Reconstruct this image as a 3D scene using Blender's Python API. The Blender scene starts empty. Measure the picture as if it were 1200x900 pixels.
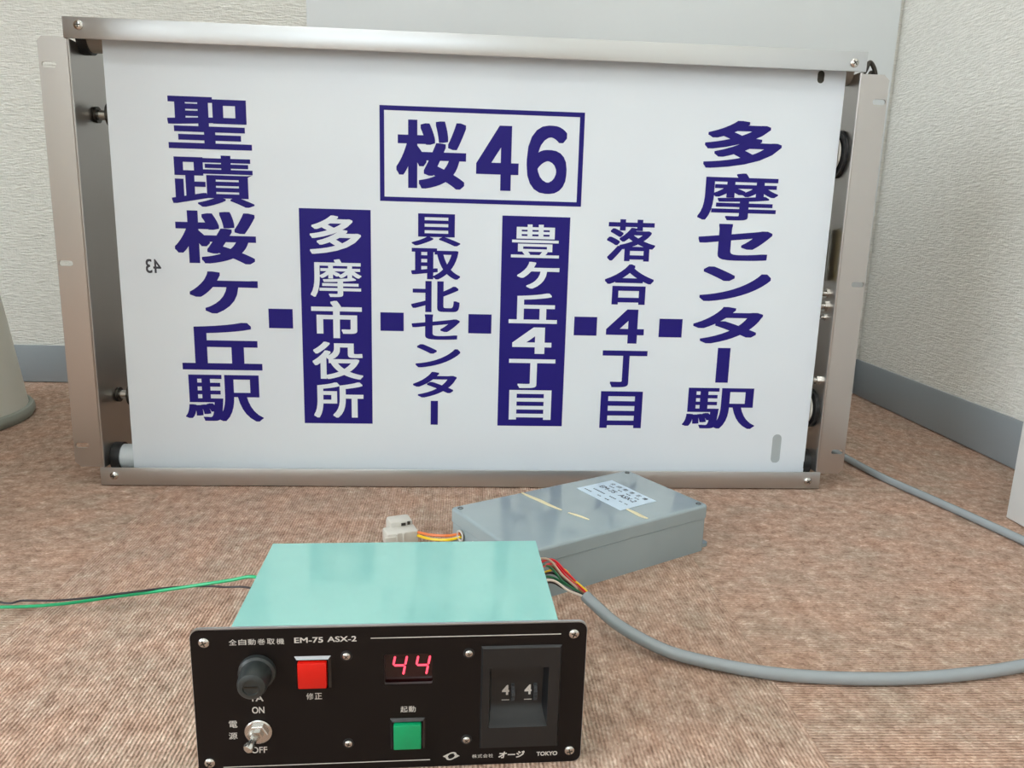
import bpy, bmesh, math
import numpy as np
from mathutils import Vector, Matrix
from mathutils.geometry import tessellate_polygon, delaunay_2d_cdt, convex_hull_2d

PI = math.pi
scene = bpy.context.scene
COL = scene.collection

# ------------------------------------------------------------------ camera
CAM_H, CAM_YAW, CAM_PITCH, CAM_ROLL = 0.285421, -0.0666198, 0.220514, 0.0290933
cd = bpy.data.cameras.new('camera')
cam = bpy.data.objects.new('camera', cd)
COL.objects.link(cam)
cd.sensor_width = 36.0
cd.lens = 27.0
cd.clip_start = 0.01
_f = Vector((0, math.cos(CAM_PITCH), -math.sin(CAM_PITCH)))
_u = Vector((0, math.sin(CAM_PITCH), math.cos(CAM_PITCH)))
_r = Vector((1, 0, 0))
r2 = _r * math.cos(CAM_ROLL) + _u * math.sin(CAM_ROLL)
u2 = -_r * math.sin(CAM_ROLL) + _u * math.cos(CAM_ROLL)
M3 = Matrix((r2, u2, -_f)).transposed()
cam.matrix_world = Matrix.Translation((0, 0, CAM_H)) @ Matrix.Rotation(CAM_YAW, 4, 'Z') @ M3.to_4x4()
scene.camera = cam

# ------------------------------------------------------------------ world, exposure
w = bpy.data.worlds.new('world')
scene.world = w
w.use_nodes = True
w.node_tree.nodes['Background'].inputs[0].default_value = (0.75, 0.85, 1.0, 1)
w.node_tree.nodes['Background'].inputs[1].default_value = 0.3
scene.view_settings.view_transform = 'Standard'
scene.view_settings.look = 'None'
scene.view_settings.gamma = 1.0
scene.view_settings.use_curve_mapping = False
scene.view_settings.exposure = 0.28

LIGHT_STRENGTH = 7.6
WINDOW_STRENGTH = 1.2
SIDE_FILL_STRENGTH = 6.2  # glow of the side window added to light the right wall
ROOM = dict(x0=-2.6, x1=0.6656, y0=-2.6, y1=1.2348, h=2.45)
CEILING_AND_FILL_LIGHTS = [(-0.8, -1.15), (0.2, 0.35)]  # the last one is a fill lamp added to brighten the right side
FILL_LIGHT_STRENGTH = 4.5


# ------------------------------------------------------------------ helpers
def srgb(r, g, b):
    def c(v):
        v /= 255.0
        return v / 12.92 if v <= 0.04045 else ((v + 0.055) / 1.055) ** 2.4
    return (c(r), c(g), c(b), 1.0)


def new_mat(name, color, rough=0.5, metal=0.0, spec=0.5, emit=None, estr=0.0):
    m = bpy.data.materials.new(name)
    m.use_nodes = True
    b = m.node_tree.nodes['Principled BSDF']
    b.inputs['Base Color'].default_value = color
    b.inputs['Roughness'].default_value = rough
    b.inputs['Metallic'].default_value = metal
    b.inputs['Specular IOR Level'].default_value = spec
    if emit:
        b.inputs['Emission Color'].default_value = emit
        b.inputs['Emission Strength'].default_value = estr
    return m


def N(m, kind, **kw):
    n = m.node_tree.nodes.new(kind)
    for k, v in kw.items():
        if k in n.inputs.keys():
            n.inputs[k].default_value = v
        else:
            setattr(n, k, v)
    return n


def L(m, a, b):
    m.node_tree.links.new(a, b)


def ramp(m, stops):
    n = m.node_tree.nodes.new('ShaderNodeValToRGB')
    e = n.color_ramp.elements
    while len(e) < len(stops):
        e.new(0.5)
    for i, (p, c) in enumerate(stops):
        e[i].position = p
        e[i].color = c
    return n


def vary(m, c1, c2, scale=(1, 1, 1), nscale=30, detail=3, bump=0.0, dist=0.001, rough=None):
    """colour and relief from one noise in object space"""
    b = m.node_tree.nodes['Principled BSDF']
    tc = N(m, 'ShaderNodeTexCoord')
    mp = N(m, 'ShaderNodeMapping')
    mp.inputs['Scale'].default_value = scale
    no = N(m, 'ShaderNodeTexNoise')
    no.inputs['Scale'].default_value = nscale
    no.inputs['Detail'].default_value = detail
    L(m, tc.outputs['Object'], mp.inputs['Vector'])
    L(m, mp.outputs[0], no.inputs['Vector'])
    r = ramp(m, [(0.3, c1), (0.7, c2)])
    L(m, no.outputs['Fac'], r.inputs[0])
    L(m, r.outputs[0], b.inputs['Base Color'])
    if rough:
        mr = N(m, 'ShaderNodeMapRange')
        mr.inputs['From Min'].default_value = 0.3
        mr.inputs['From Max'].default_value = 0.7
        mr.inputs['To Min'].default_value = rough[0]
        mr.inputs['To Max'].default_value = rough[1]
        L(m, no.outputs['Fac'], mr.inputs['Value'])
        L(m, mr.outputs[0], b.inputs['Roughness'])
    if bump:
        bp = N(m, 'ShaderNodeBump')
        bp.inputs['Strength'].default_value = bump
        bp.inputs['Distance'].default_value = dist
        L(m, no.outputs['Fac'], bp.inputs['Height'])
        L(m, bp.outputs[0], b.inputs['Normal'])
    return m


class MB:
    def __init__(self):
        self.bm = bmesh.new()
        self.mi = 0

    def _mark(self, faces):
        for f in faces:
            f.material_index = self.mi

    def box(self, x0, x1, y0, y1, z0, z1, bev=0.0, seg=2):
        n0 = set(self.bm.faces)
        vs = [self.bm.verts.new(p) for p in
              [(x0, y0, z0), (x1, y0, z0), (x1, y1, z0), (x0, y1, z0), (x0, y0, z1), (x1, y0, z1), (x1, y1, z1), (x0, y1, z1)]]
        for q in [(0, 3, 2, 1), (4, 5, 6, 7), (0, 1, 5, 4), (1, 2, 6, 5), (2, 3, 7, 6), (3, 0, 4, 7)]:
            self.bm.faces.new([vs[i] for i in q])
        if bev:
            es = {e for v in vs for e in v.link_edges}
            bmesh.ops.bevel(self.bm, geom=list(es), offset=bev, segments=seg, affect='EDGES', profile=0.5)
        self._mark([f for f in self.bm.faces if f not in n0])
        return self

    def plate(self, outer, holes, d0, d1, axis='y'):
        """polygon (u, v) with holes, extruded from depth d0 to d1. axis y: (u, d, v); axis z: (u, v, d); axis x: (d, u, v)"""
        loops = [outer] + list(holes)
        T = {'y': lambda u, v, d: (u, d, v), 'z': lambda u, v, d: (u, v, d), 'x': lambda u, v, d: (d, u, v)}[axis]
        tris = tessellate_polygon([[Vector((u, v, 0)) for u, v in lp] for lp in loops])
        flat = [p for lp in loops for p in lp]
        A = [self.bm.verts.new(T(u, v, d0)) for u, v in flat]
        B = [self.bm.verts.new(T(u, v, d1)) for u, v in flat]
        fs = []
        for t in tris:
            for S in (A, B):
                try:
                    fs.append(self.bm.faces.new([S[i] for i in t]))
                except ValueError:
                    pass
        k = 0
        for lp in loops:
            n = len(lp)
            for i in range(n):
                a, b = k + i, k + (i + 1) % n
                fs.append(self.bm.faces.new([A[a], A[b], B[b], B[a]]))
            k += n
        self._mark(fs)
        return self

    def ring_path(self, rings, cap=True):
        fs = []
        vs = [[self.bm.verts.new(p) for p in r] for r in rings]
        n = len(vs[0])
        for a, b in zip(vs, vs[1:]):
            for i in range(n):
                fs.append(self.bm.faces.new([a[i], a[(i + 1) % n], b[(i + 1) % n], b[i]]))
        if cap:
            fs.append(self.bm.faces.new(vs[0][::-1]))
            fs.append(self.bm.faces.new(vs[-1]))
        self._mark(fs)
        return self

    def lathe(self, origin, axis, profile, seg=24, cap=True):
        """profile: list of (distance along axis, radius)"""
        ax = Vector(axis).normalized()
        t = Vector((0, 0, 1)) if abs(ax.z) < 0.9 else Vector((1, 0, 0))
        e1 = ax.cross(t).normalized()
        e2 = ax.cross(e1)
        o = Vector(origin)
        rings = []
        for d, r in profile:
            r = max(r, 1e-5)
            rings.append([o + ax * d + e1 * (r * math.cos(2 * PI * i / seg)) + e2 * (r * math.sin(2 * PI * i / seg)) for i in range(seg)])
        return self.ring_path(rings, cap)

    def cyl(self, p0, p1, r, seg=24):
        d = Vector(p1) - Vector(p0)
        return self.lathe(p0, d, [(0, r), (d.length, r)], seg)

    def tube(self, pts, r, seg=10, sub=8):
        P = [Vector(p) for p in pts]
        Q = []
        for i in range(len(P) - 1):
            p0 = P[i - 1] if i else P[0] * 2 - P[1]
            p1, p2 = P[i], P[i + 1]
            p3 = P[i + 2] if i + 2 < len(P) else P[-1] * 2 - P[-2]
            for k in range(sub):
                t = k / sub
                Q.append(0.5 * ((2 * p1) + (p2 - p0) * t + (2 * p0 - 5 * p1 + 4 * p2 - p3) * t * t + (3 * p1 - p0 - 3 * p2 + p3) * t ** 3))
        Q.append(P[-1])
        rings = []
        up = Vector((0, 0, 1))
        for i, q in enumerate(Q):
            tg = (Q[min(i + 1, len(Q) - 1)] - Q[max(i - 1, 0)]).normalized()
            e1 = tg.cross(up)
            if e1.length < 1e-4:
                e1 = tg.cross(Vector((1, 0, 0)))
            e1.normalize()
            e2 = e1.cross(tg)
            up = e2
            rings.append([q + e1 * (r * math.cos(2 * PI * k / seg)) + e2 * (r * math.sin(2 * PI * k / seg)) for k in range(seg)])
        return self.ring_path(rings)

    def build(self, name, mat, parent=None, smooth=True, normals=True):
        me = bpy.data.meshes.new(name)
        if normals:
            bmesh.ops.recalc_face_normals(self.bm, faces=self.bm.faces[:])
        self.bm.to_mesh(me)
        self.bm.free()
        for m in (mat if isinstance(mat, (list, tuple)) else [mat]):
            me.materials.append(m)
        if smooth:
            me.polygons.foreach_set('use_smooth', [True] * len(me.polygons))
            me.set_sharp_from_angle(angle=math.radians(32))
        o = bpy.data.objects.new(name, me)
        COL.objects.link(o)
        if parent:
            o.parent = parent
        return o


def tag(o, label, cat, group=None):
    o['label'] = label
    o['category'] = cat
    if group:
        o['group'] = group
    return o


def struct(o):
    o['kind'] = 'structure'
    return o


def empty(name, loc, rot=(0, 0, 0)):
    o = bpy.data.objects.new(name, None)
    COL.objects.link(o)
    o.location = loc
    o.rotation_euler = rot
    o.empty_display_size = 0.02
    return o


def rrect(x0, x1, y0, y1, r, n=5):
    out = []
    for cx, cy, a in [(x1 - r, y1 - r, 0), (x0 + r, y1 - r, 90), (x0 + r, y0 + r, 180), (x1 - r, y0 + r, 270)]:
        for k in range(n + 1):
            t = math.radians(a + 90 * k / n)
            out.append((cx + r * math.cos(t), cy + r * math.sin(t)))
    return out


# ------------------------------------------------------------------ glyphs
def glyph_raw(s, shear=0.0):
    cu = bpy.data.curves.new('lettering', 'FONT')
    cu.body = s
    cu.size = 1.0
    cu.resolution_u = 5
    ob = bpy.data.objects.new('lettering', cu)
    COL.objects.link(ob)
    dg = bpy.context.evaluated_depsgraph_get()
    me = bpy.data.meshes.new_from_object(ob.evaluated_get(dg))
    bm = bmesh.new()
    bm.from_mesh(me)
    bmesh.ops.remove_doubles(bm, verts=bm.verts[:], dist=1e-5)
    bmesh.ops.triangulate(bm, faces=bm.faces[:])
    bm.verts.index_update()
    vs = [Vector((v.co.x + shear * v.co.y, v.co.y)) for v in bm.verts]
    tr = [[v.index for v in f.verts] for f in bm.faces]
    ed = [(e.verts[0].index, e.verts[1].index) for e in bm.edges if len(e.link_faces) == 1]
    bm.free()
    bpy.data.objects.remove(ob)
    bpy.data.meshes.remove(me)
    bpy.data.curves.remove(cu)
    return vs, tr, ed


def ccw(poly):
    a = sum(p.x * q.y - q.x * p.y for p, q in zip(poly, poly[1:] + poly[:1]))
    return poly if a > 0 else poly[::-1]


_gc = {}


def glyph(s, ax=0.0, ay=0.0, shear=0.0):
    """flat outline of s, its strokes made heavier by a box of half-size (ax, ay); returns normalised verts + faces"""
    key = (s, ax, ay, shear)
    if key in _gc:
        return _gc[key]
    vs, tr, ed = glyph_raw(s, shear)
    if ax > 0:
        V, F = [], []
        for t in tr:
            p = ccw([vs[i] for i in t])
            F.append(list(range(len(V), len(V) + len(p))))
            V += p
        for a, b in ed:
            pts = [vs[i] + Vector((sx * ax, sy * ay)) for i in (a, b) for sx in (-1, 1) for sy in (-1, 1)]
            h = convex_hull_2d(pts)
            p = ccw([pts[i] for i in h])
            F.append(list(range(len(V), len(V) + len(p))))
            V += p
        ED = [(f[i], f[(i + 1) % len(f)]) for f in F for i in range(len(f))]
        ov, oe, of, _, _, _ = delaunay_2d_cdt(V, ED, [], 0, 1e-6, False)
        P_ = np.array([tuple(v) for v in ov])
        keep = np.zeros(len(of), bool)
        cen = np.array([P_[list(f)].mean(axis=0) for f in of])
        for f in F:
            q = np.array([tuple(V[i]) for i in f])
            ins = np.ones(len(cen), bool)
            for p, r_ in zip(q, np.roll(q, -1, axis=0)):
                e_ = r_ - p
                ins &= (e_[0] * (cen[:, 1] - p[1]) - e_[1] * (cen[:, 0] - p[0])) >= -1e-9
            keep |= ins
        vs = [Vector(v) for v in ov]
        tr = [list(f) for f, k in zip(of, keep) if k]
    x0, x1 = min(v.x for v in vs), max(v.x for v in vs)
    y0, y1 = min(v.y for v in vs), max(v.y for v in vs)
    nv = [((v.x - x0) / max(x1 - x0, 1e-6), (v.y - y0) / max(y1 - y0, 1e-6)) for v in vs]
    _gc[key] = (nv, tr)
    return _gc[key]


def letter(name, g, rect, d, mat, parent, flip=False, T=None):
    """place an outline on rect (u0,u1,v0,v1) at depth d (faces -y)"""
    nv, tr = g
    u0, u1, v0, v1 = rect
    T = T or (lambda u, v: (u, d, v))
    co = [T(u0 + ((1 - a) if flip else a) * (u1 - u0), v0 + b * (v1 - v0)) for a, b in nv]
    me = bpy.data.meshes.new(name)
    me.from_pydata(co, [], [f if not flip else f[::-1] for f in tr])
    me.materials.append(mat)
    o = bpy.data.objects.new(name, me)
    COL.objects.link(o)
    o.parent = parent
    return o


# ------------------------------------------------------------------ materials
def brushed(name, c, rough, stretch):
    """uniform metal; only the gloss is drawn out along the brushing"""
    m = new_mat(name, c, rough, 1.0)
    b = m.node_tree.nodes['Principled BSDF']
    tc = N(m, 'ShaderNodeTexCoord')
    mp = N(m, 'ShaderNodeMapping')
    mp.inputs['Scale'].default_value = stretch
    no = N(m, 'ShaderNodeTexNoise')
    no.inputs['Scale'].default_value = 60
    L(m, tc.outputs['Object'], mp.inputs['Vector'])
    L(m, mp.outputs[0], no.inputs['Vector'])
    mr = N(m, 'ShaderNodeMapRange')
    mr.inputs['To Min'].default_value = rough - 0.03
    mr.inputs['To Max'].default_value = rough + 0.03
    L(m, no.outputs['Fac'], mr.inputs['Value'])
    L(m, mr.outputs[0], b.inputs['Roughness'])
    return m


M_ALU_H = brushed('aluminium brushed along', srgb(198, 199, 199), 0.34, (0.2, 20, 20))
M_ALU_V = brushed('steel brushed upright', srgb(184, 179, 174), 0.30, (20, 20, 0.2))
M_STEEL = new_mat('screw steel', srgb(205, 203, 198), 0.22, 1.0)
M_DARKSTEEL = new_mat('dark oxidised steel', srgb(70, 66, 60), 0.4, 0.8)
M_BLACKPL = new_mat('black plastic', srgb(26, 26, 27), 0.45)
M_BRASS = new_mat('aged brass', srgb(150, 138, 100), 0.3, 1.0)
M_WHITEPL = new_mat('white nylon', srgb(205, 200, 190), 0.45)
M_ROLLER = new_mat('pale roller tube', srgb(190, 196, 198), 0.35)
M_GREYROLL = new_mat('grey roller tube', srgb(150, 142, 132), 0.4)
M_SHEET = new_mat('white pvc film', srgb(224, 227, 229), 0.28, spec=0.45)
vary(M_SHEET, srgb(226, 232, 238), srgb(231, 237, 241), (1, 1, 1), 7, 2, 0.25, 0.0016)
_b = M_SHEET.node_tree.nodes['Principled BSDF']
_t = N(M_SHEET, 'ShaderNodeBsdfTranslucent')
_t.inputs['Color'].default_value = srgb(232, 234, 232)
_m = N(M_SHEET, 'ShaderNodeMixShader')
_m.inputs[0].default_value = 0.1
L(M_SHEET, _b.outputs[0], _m.inputs[1])
L(M_SHEET, _t.outputs[0], _m.inputs[2])
L(M_SHEET, _m.outputs[0], M_SHEET.node_tree.nodes['Material Output'].inputs['Surface'])
M_NAVY = new_mat('navy print', srgb(36, 28, 112), 0.4, spec=0.15)
M_INK = new_mat('dark ink', srgb(52, 52, 60), 0.5)
M_FILMGREY = new_mat('grey film behind slot', srgb(168, 175, 176), 0.4)
M_MINT = new_mat('mint enamel', srgb(140, 199, 188), 0.10, spec=1.0)
vary(M_MINT, srgb(139, 194, 184), srgb(141, 196, 186), (1, 1, 1), 60, 3, 0.01, 0.0002)
M_PANEL = new_mat('black anodised face', srgb(20, 16, 15), 0.35, spec=0.22)
M_PRINT = new_mat('pale panel print', srgb(205, 200, 192), 0.5)
M_RED = new_mat('red button plastic', srgb(214, 22, 8), 0.3)
M_GREEN = new_mat('green button plastic', srgb(10, 150, 95), 0.3)
M_BEZEL = new_mat('glossy black bezel', srgb(22, 22, 24), 0.12, spec=0.8)
M_LENS = new_mat('dark red display filter', srgb(40, 12, 12), 0.15)
M_LED = new_mat('lit red segment', srgb(255, 60, 80), 0.4, emit=(1.0, 0.075, 0.13, 1), estr=1.25)
M_GBOX = new_mat('grey enamel box', srgb(146, 160, 162), 0.13, spec=0.8)
vary(M_GBOX, srgb(140, 154, 157), srgb(150, 163, 165), (1, 1, 1), 14, 3, 0.05, 0.0005)
M_LABEL = new_mat('pale blue label', srgb(196, 214, 226), 0.25)
M_GLUE = new_mat('yellowed glue', srgb(216, 206, 168), 0.5)
M_CABLE = new_mat('grey cable sheath', srgb(142, 148, 150), 0.25, spec=0.7)
M_RUBBER = new_mat('grey rubber', srgb(142, 146, 136), 0.5)
M_CREAM = new_mat('cream plastic', srgb(214, 212, 200), 0.45)
M_BASEB = new_mat('grey vinyl baseboard', srgb(148, 155, 159), 0.4)
M_WHITE = new_mat('white laminate', srgb(222, 222, 218), 0.35)
M_BOARD = new_mat('smooth white panel', srgb(226, 229, 229), 0.3)
M_CEIL = new_mat('ceiling board', srgb(232, 231, 226), 0.8)
M_LAMP = new_mat('ceiling lamp diffuser', srgb(255, 255, 255), 0.5, emit=(0.94, 0.985, 1.0, 1), estr=LIGHT_STRENGTH)
M_FILL_LAMP = new_mat('added fill lamp diffuser', srgb(255, 255, 255), 0.5, emit=(0.94, 0.985, 1.0, 1), estr=FILL_LIGHT_STRENGTH)
M_BLIND = new_mat('daylit roller blind', srgb(235, 238, 240), 0.9, emit=(0.80, 0.91, 1.0, 1), estr=WINDOW_STRENGTH)
M_FILL_BLIND = new_mat('glowing side fill panel', srgb(235, 238, 240), 0.9, emit=(0.84, 0.93, 1.0, 1), estr=SIDE_FILL_STRENGTH)
M_WOOD = new_mat('brown veneer', srgb(120, 88, 58), 0.4)


def wallpaper(name):
    m = new_mat(name, srgb(216, 214, 204), 0.85, spec=0.2)
    b = m.node_tree.nodes['Principled BSDF']
    tc = N(m, 'ShaderNodeTexCoord')
    hs = []
    for sc_, ns, w_ in (((1, 1, 5.5), 80, 1.0), ((3, 3, 1), 150, 0.25), ((1, 1, 1), 400, 0.3)):
        mp = N(m, 'ShaderNodeMapping')
        mp.inputs['Scale'].default_value = sc_
        no = N(m, 'ShaderNodeTexNoise')
        no.inputs['Scale'].default_value = ns
        no.inputs['Detail'].default_value = 2
        L(m, tc.outputs['Object'], mp.inputs['Vector'])
        L(m, mp.outputs[0], no.inputs['Vector'])
        mu = N(m, 'ShaderNodeMath', operation='MULTIPLY')
        mu.inputs[1].default_value = w_
        L(m, no.outputs['Fac'], mu.inputs[0])
        hs.append(mu)
    a = N(m, 'ShaderNodeMath', operation='ADD')
    c = N(m, 'ShaderNodeMath', operation='ADD')
    L(m, hs[0].outputs[0], a.inputs[0])
    L(m, hs[1].outputs[0], a.inputs[1])
    L(m, a.outputs[0], c.inputs[0])
    L(m, hs[2].outputs[0], c.inputs[1])
    bp = N(m, 'ShaderNodeBump')
    bp.inputs['Strength'].default_value = 0.8
    bp.inputs['Distance'].default_value = 0.0030
    L(m, c.outputs[0], bp.inputs['Height'])
    L(m, bp.outputs[0], b.inputs['Normal'])
    r = ramp(m, [(0.6, srgb(222, 220, 211)), (1.15, srgb(236, 234, 226))])
    L(m, c.outputs[0], r.inputs[0])
    L(m, r.outputs[0], b.inputs['Base Color'])
    return m


M_WALL = wallpaper('woven wallpaper')


def carpet():
    """loop-pile carpet tiles: loops in rows, the rows turned a quarter from tile to tile"""
    m = new_mat('brown loop carpet', srgb(150, 120, 104), 0.95, spec=0.1)
    b = m.node_tree.nodes['Principled BSDF']
    tc = N(m, 'ShaderNodeTexCoord')

    def maprot(rot):
        mp = N(m, 'ShaderNodeMapping')
        mp.inputs['Rotation'].default_value = (0, 0, rot)
        L(m, tc.outputs['Object'], mp.inputs['Vector'])
        return mp
    ma, mb_ = maprot(0.0), maprot(PI / 2 + 0.02)
    ck = N(m, 'ShaderNodeTexChecker')
    ck.inputs['Scale'].default_value = 2.0
    ck.inputs['Color1'].default_value = (0, 0, 0, 1)
    ck.inputs['Color2'].default_value = (1, 1, 1, 1)
    mo = N(m, 'ShaderNodeMapping')
    mo.inputs['Location'].default_value = TILE_SHIFT
    L(m, tc.outputs['Object'], mo.inputs['Vector'])
    L(m, mo.outputs[0], ck.inputs['Vector'])
    sel = N(m, 'ShaderNodeMix', data_type='VECTOR')
    L(m, ck.outputs['Fac'], sel.inputs['Factor'])
    L(m, ma.outputs[0], sel.inputs[4])
    L(m, mb_.outputs[0], sel.inputs[5])
    base = sel.outputs[1]
    # loops: small cells, longer along the row
    sc1 = N(m, 'ShaderNodeMapping')
    sc1.inputs['Scale'].default_value = (1.0, 0.7, 1.0)
    L(m, base, sc1.inputs['Vector'])
    vo = N(m, 'ShaderNodeTexVoronoi')
    vo.inputs['Scale'].default_value = 640
    vo.inputs['Randomness'].default_value = 0.75
    L(m, sc1.outputs[0], vo.inputs['Vector'])
    sp = N(m, 'ShaderNodeSeparateColor')
    L(m, vo.outputs['Color'], sp.inputs[0])
    # dark gaps between the rows
    wv = N(m, 'ShaderNodeTexWave', wave_type='BANDS', bands_direction='X')
    wv.inputs['Scale'].default_value = 135
    wv.inputs['Distortion'].default_value = 1.6
    wv.inputs['Detail'].default_value = 2.0
    wv.inputs['Detail Scale'].default_value = 1.2
    L(m, base, wv.inputs['Vector'])
    n2 = N(m, 'ShaderNodeTexNoise')
    n2.inputs['Scale'].default_value = 120
    n2.inputs['Detail'].default_value = 4
    L(m, sc1.outputs[0], n2.inputs['Vector'])

    def madd(x, k, y):
        n_ = N(m, 'ShaderNodeMath', operation='MULTIPLY_ADD')
        L(m, x, n_.inputs[0])
        n_.inputs[1].default_value = k
        if isinstance(y, float):
            n_.inputs[2].default_value = y
        else:
            L(m, y, n_.inputs[2])
        return n_.outputs[0]
    t = madd(n2.outputs['Fac'], 1.3, -0.49)
    t = madd(sp.outputs[0], 0.42, t)
    t = madd(wv.outputs['Fac'], 0.20, t)
    rc = ramp(m, [(0.0, srgb(138, 110, 94)), (0.35, srgb(173, 144, 126)), (0.7, srgb(197, 169, 150)), (1.0, srgb(228, 206, 188))])
    L(m, t, rc.inputs[0])
    # yarn shades: pinker and greyer patches
    n3 = N(m, 'ShaderNodeTexNoise')
    n3.inputs['Scale'].default_value = 24
    n3.inputs['Detail'].default_value = 4
    n3.inputs['Roughness'].default_value = 0.65
    L(m, sc1.outputs[0], n3.inputs['Vector'])
    r3 = ramp(m, [(0.34, (0.92, 0.97, 0.97, 1)), (0.5, (1.0, 0.98, 0.97, 1)), (0.66, (1.05, 0.97, 0.93, 1))])
    L(m, n3.outputs['Fac'], r3.inputs[0])
    mm = N(m, 'ShaderNodeMix', data_type='RGBA', blend_type='MULTIPLY')
    mm.inputs['Factor'].default_value = 1.0
    L(m, rc.outputs[0], mm.inputs[6])
    L(m, r3.outputs[0], mm.inputs[7])
    L(m, mm.outputs[2], b.inputs['Base Color'])
    h = madd(vo.outputs['Distance'], -1.2, wv.outputs['Fac'])
    bp = N(m, 'ShaderNodeBump')
    bp.inputs['Strength'].default_value = 0.7
    bp.inputs['Distance'].default_value = 0.0009
    L(m, h, bp.inputs['Height'])
    L(m, bp.outputs[0], b.inputs['Normal'])
    return m


TILE_SHIFT = (0.30, 0.20, 0.75)
M_CARPET = carpet()

# ------------------------------------------------------------------ the room
R = ROOM
T_ = 0.08
struct(MB().box(R['x0'] - T_, R['x1'] + T_, R['y0'] - T_, R['y1'] + T_, -0.05, 0).build('floor', M_CARPET, smooth=False))
struct(MB().box(R['x0'] - T_, R['x1'] + T_, R['y0'] - T_, R['y1'] + T_, R['h'], R['h'] + 0.05).build('ceiling', M_CEIL, smooth=False))
struct(MB().box(R['x0'] - T_, R['x1'] + T_, R['y1'], R['y1'] + T_, 0, R['h']).build('wall_back', M_WALL, smooth=False))
struct(MB().box(R['x1'], R['x1'] + T_, R['y0'], R['y1'], 0, R['h']).build('wall_right', M_WALL, smooth=False))
struct(MB().box(R['x0'] - T_, R['x0'], R['y0'], R['y1'], 0, R['h']).build('wall_left', M_WALL, smooth=False))
struct(MB().box(R['x0'] - T_, R['x1'] + T_, R['y0'] - T_, R['y0'], 0, R['h']).build('wall_front', M_WALL, smooth=False))
struct(MB().box(R['x0'], R['x1'] - 0.004, R['y1'] - 0.004, R['y1'], 0.0015, 0.06, 0.001).build('baseboard_back', M_BASEB))
struct(MB().box(R['x1'] - 0.004, R['x1'], R['y0'], R['y1'], 0.0015, 0.06, 0.001).build('baseboard_right', M_BASEB))
struct(MB().box(-0.2345, 0.6585, R['y1'] - 0.007, R['y1'], 0.0605, 1.85, 0.0015).build('trim_1', M_BOARD))

wn = struct(MB().plate([(-1.75, 0.85), (0.15, 0.85), (0.15, 2.05), (-1.75, 2.05)], [[(-1.70, 0.90), (0.10, 0.90), (0.10, 2.0), (-1.70, 2.0)]], R['y0'] + 0.001, R['y0'] + 0.04).build('window_1', M_WHITE))
MB().box(-1.70, 0.10, R['y0'] + 0.006, R['y0'] + 0.008, 0.90, 2.0).build('blind_or_fill_panel', M_BLIND, wn, smooth=False)
wn = struct(MB().plate([(-1.75, 0.30), (0.75, 0.30), (0.75, 2.05), (-1.75, 2.05)], [[(-1.70, 0.35), (0.70, 0.35), (0.70, 2.0), (-1.70, 2.0)]], R['x0'] + 0.001, R['x0'] + 0.04, 'x').build('added_window_2', M_WHITE))  # unseen window added on the left to brighten the right wall
MB().box(R['x0'] + 0.006, R['x0'] + 0.008, -1.70, 0.70, 0.35, 2.0).build('blind_or_fill_panel', M_FILL_BLIND, wn, smooth=False)  # glowing panel of the added window

for i, (x, y) in enumerate(CEILING_AND_FILL_LIGHTS):
    t = empty('ceiling_or_fill_light', (x, y, R['h']))
    tag(t, ['long white ceiling lamp farther behind the camera, toward the left', 'added short white fill lamp at the ceiling above the sign controller'][i], 'lamp')
    hw = (0.66, 0.36)[i]
    MB().box(-hw, hw, -0.2, 0.2, -0.05, 0, 0.004).build('lamp_housing', M_WHITE, t)
    MB().box(-hw + 0.03, hw - 0.03, -0.17, 0.17, -0.056, -0.0502).build('diffuser', (M_LAMP, M_FILL_LAMP)[i], t, smooth=False)

# ------------------------------------------------------------------ the roll sign
SX, SY, SYAW, SLEAN = -0.3653, 0.7687, 0.0016, 0.0168
sign = empty('roll_sign', (SX, SY, 0.0012), (-SLEAN, 0, SYAW))
tag(sign, 'large aluminium framed bus destination roll sign standing upright on the carpet', 'sign')
W, H, DEPTH = 0.7525, 0.4455, 0.088


def slot(cu, cv, w=0.0066, h=0.0052):
    return rrect(cu - w, cu + w, cv - h / 2, cv + h / 2, h / 2 - 0.0001, 4)


for side in (0, 1):
    if side == 0:
        out = [(0.0006, 0.019), (0.0006, 0.4285), (-0.0215, 0.4285), (-0.0255, 0.4245), (-0.0255, 0.024), (-0.0205, 0.019)]
        holes = [slot(-0.0168, 0.404), slot(-0.0174, 0.2236), slot(-0.0174, 0.0415)]
        a, b = 0.0, 0.0015
    else:
        out = [(W - 0.0006, 0.0165), (W - 0.0006, 0.4255), (W + 0.0215, 0.4255), (W + 0.0270, 0.4205), (W + 0.0270, 0.0215), (W + 0.0215, 0.0165)]
        holes = [slot(0.7716, 0.400), slot(0.7718, 0.2209), slot(0.771, 0.041)]
        a, b = W - 0.0015, W
    mb = MB().plate(out, holes, 0.0, 0.0015)
    mb.box(a, b, 0.0003, DEPTH, 0.0165, 0.4275)
    mb.lathe((b if side == 0 else a, 0.0012, 0.0185), (0, 0, 1), [(0, 0.0012), (0.4085, 0.0012)], 10)
    mb.build('side_plate', M_ALU_V, sign)

# top and bottom beams: front face with a lip running back
MB().box(-0.001, W + 0.0015, -0.0022, -0.0004, 0.4270, H, 0.0004).box(-0.001, W + 0.0015, -0.001, DEPTH, H - 0.0016, H - 0.0002).build('top_beam', M_ALU_H, sign)
MB().box(-0.001, W + 0.0015, -0.0022, -0.0004, 0.0, 0.0185, 0.0004).box(-0.001, W + 0.0015, -0.001, DEPTH, 0.0002, 0.0016).build('bottom_beam', M_ALU_H, sign)


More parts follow.
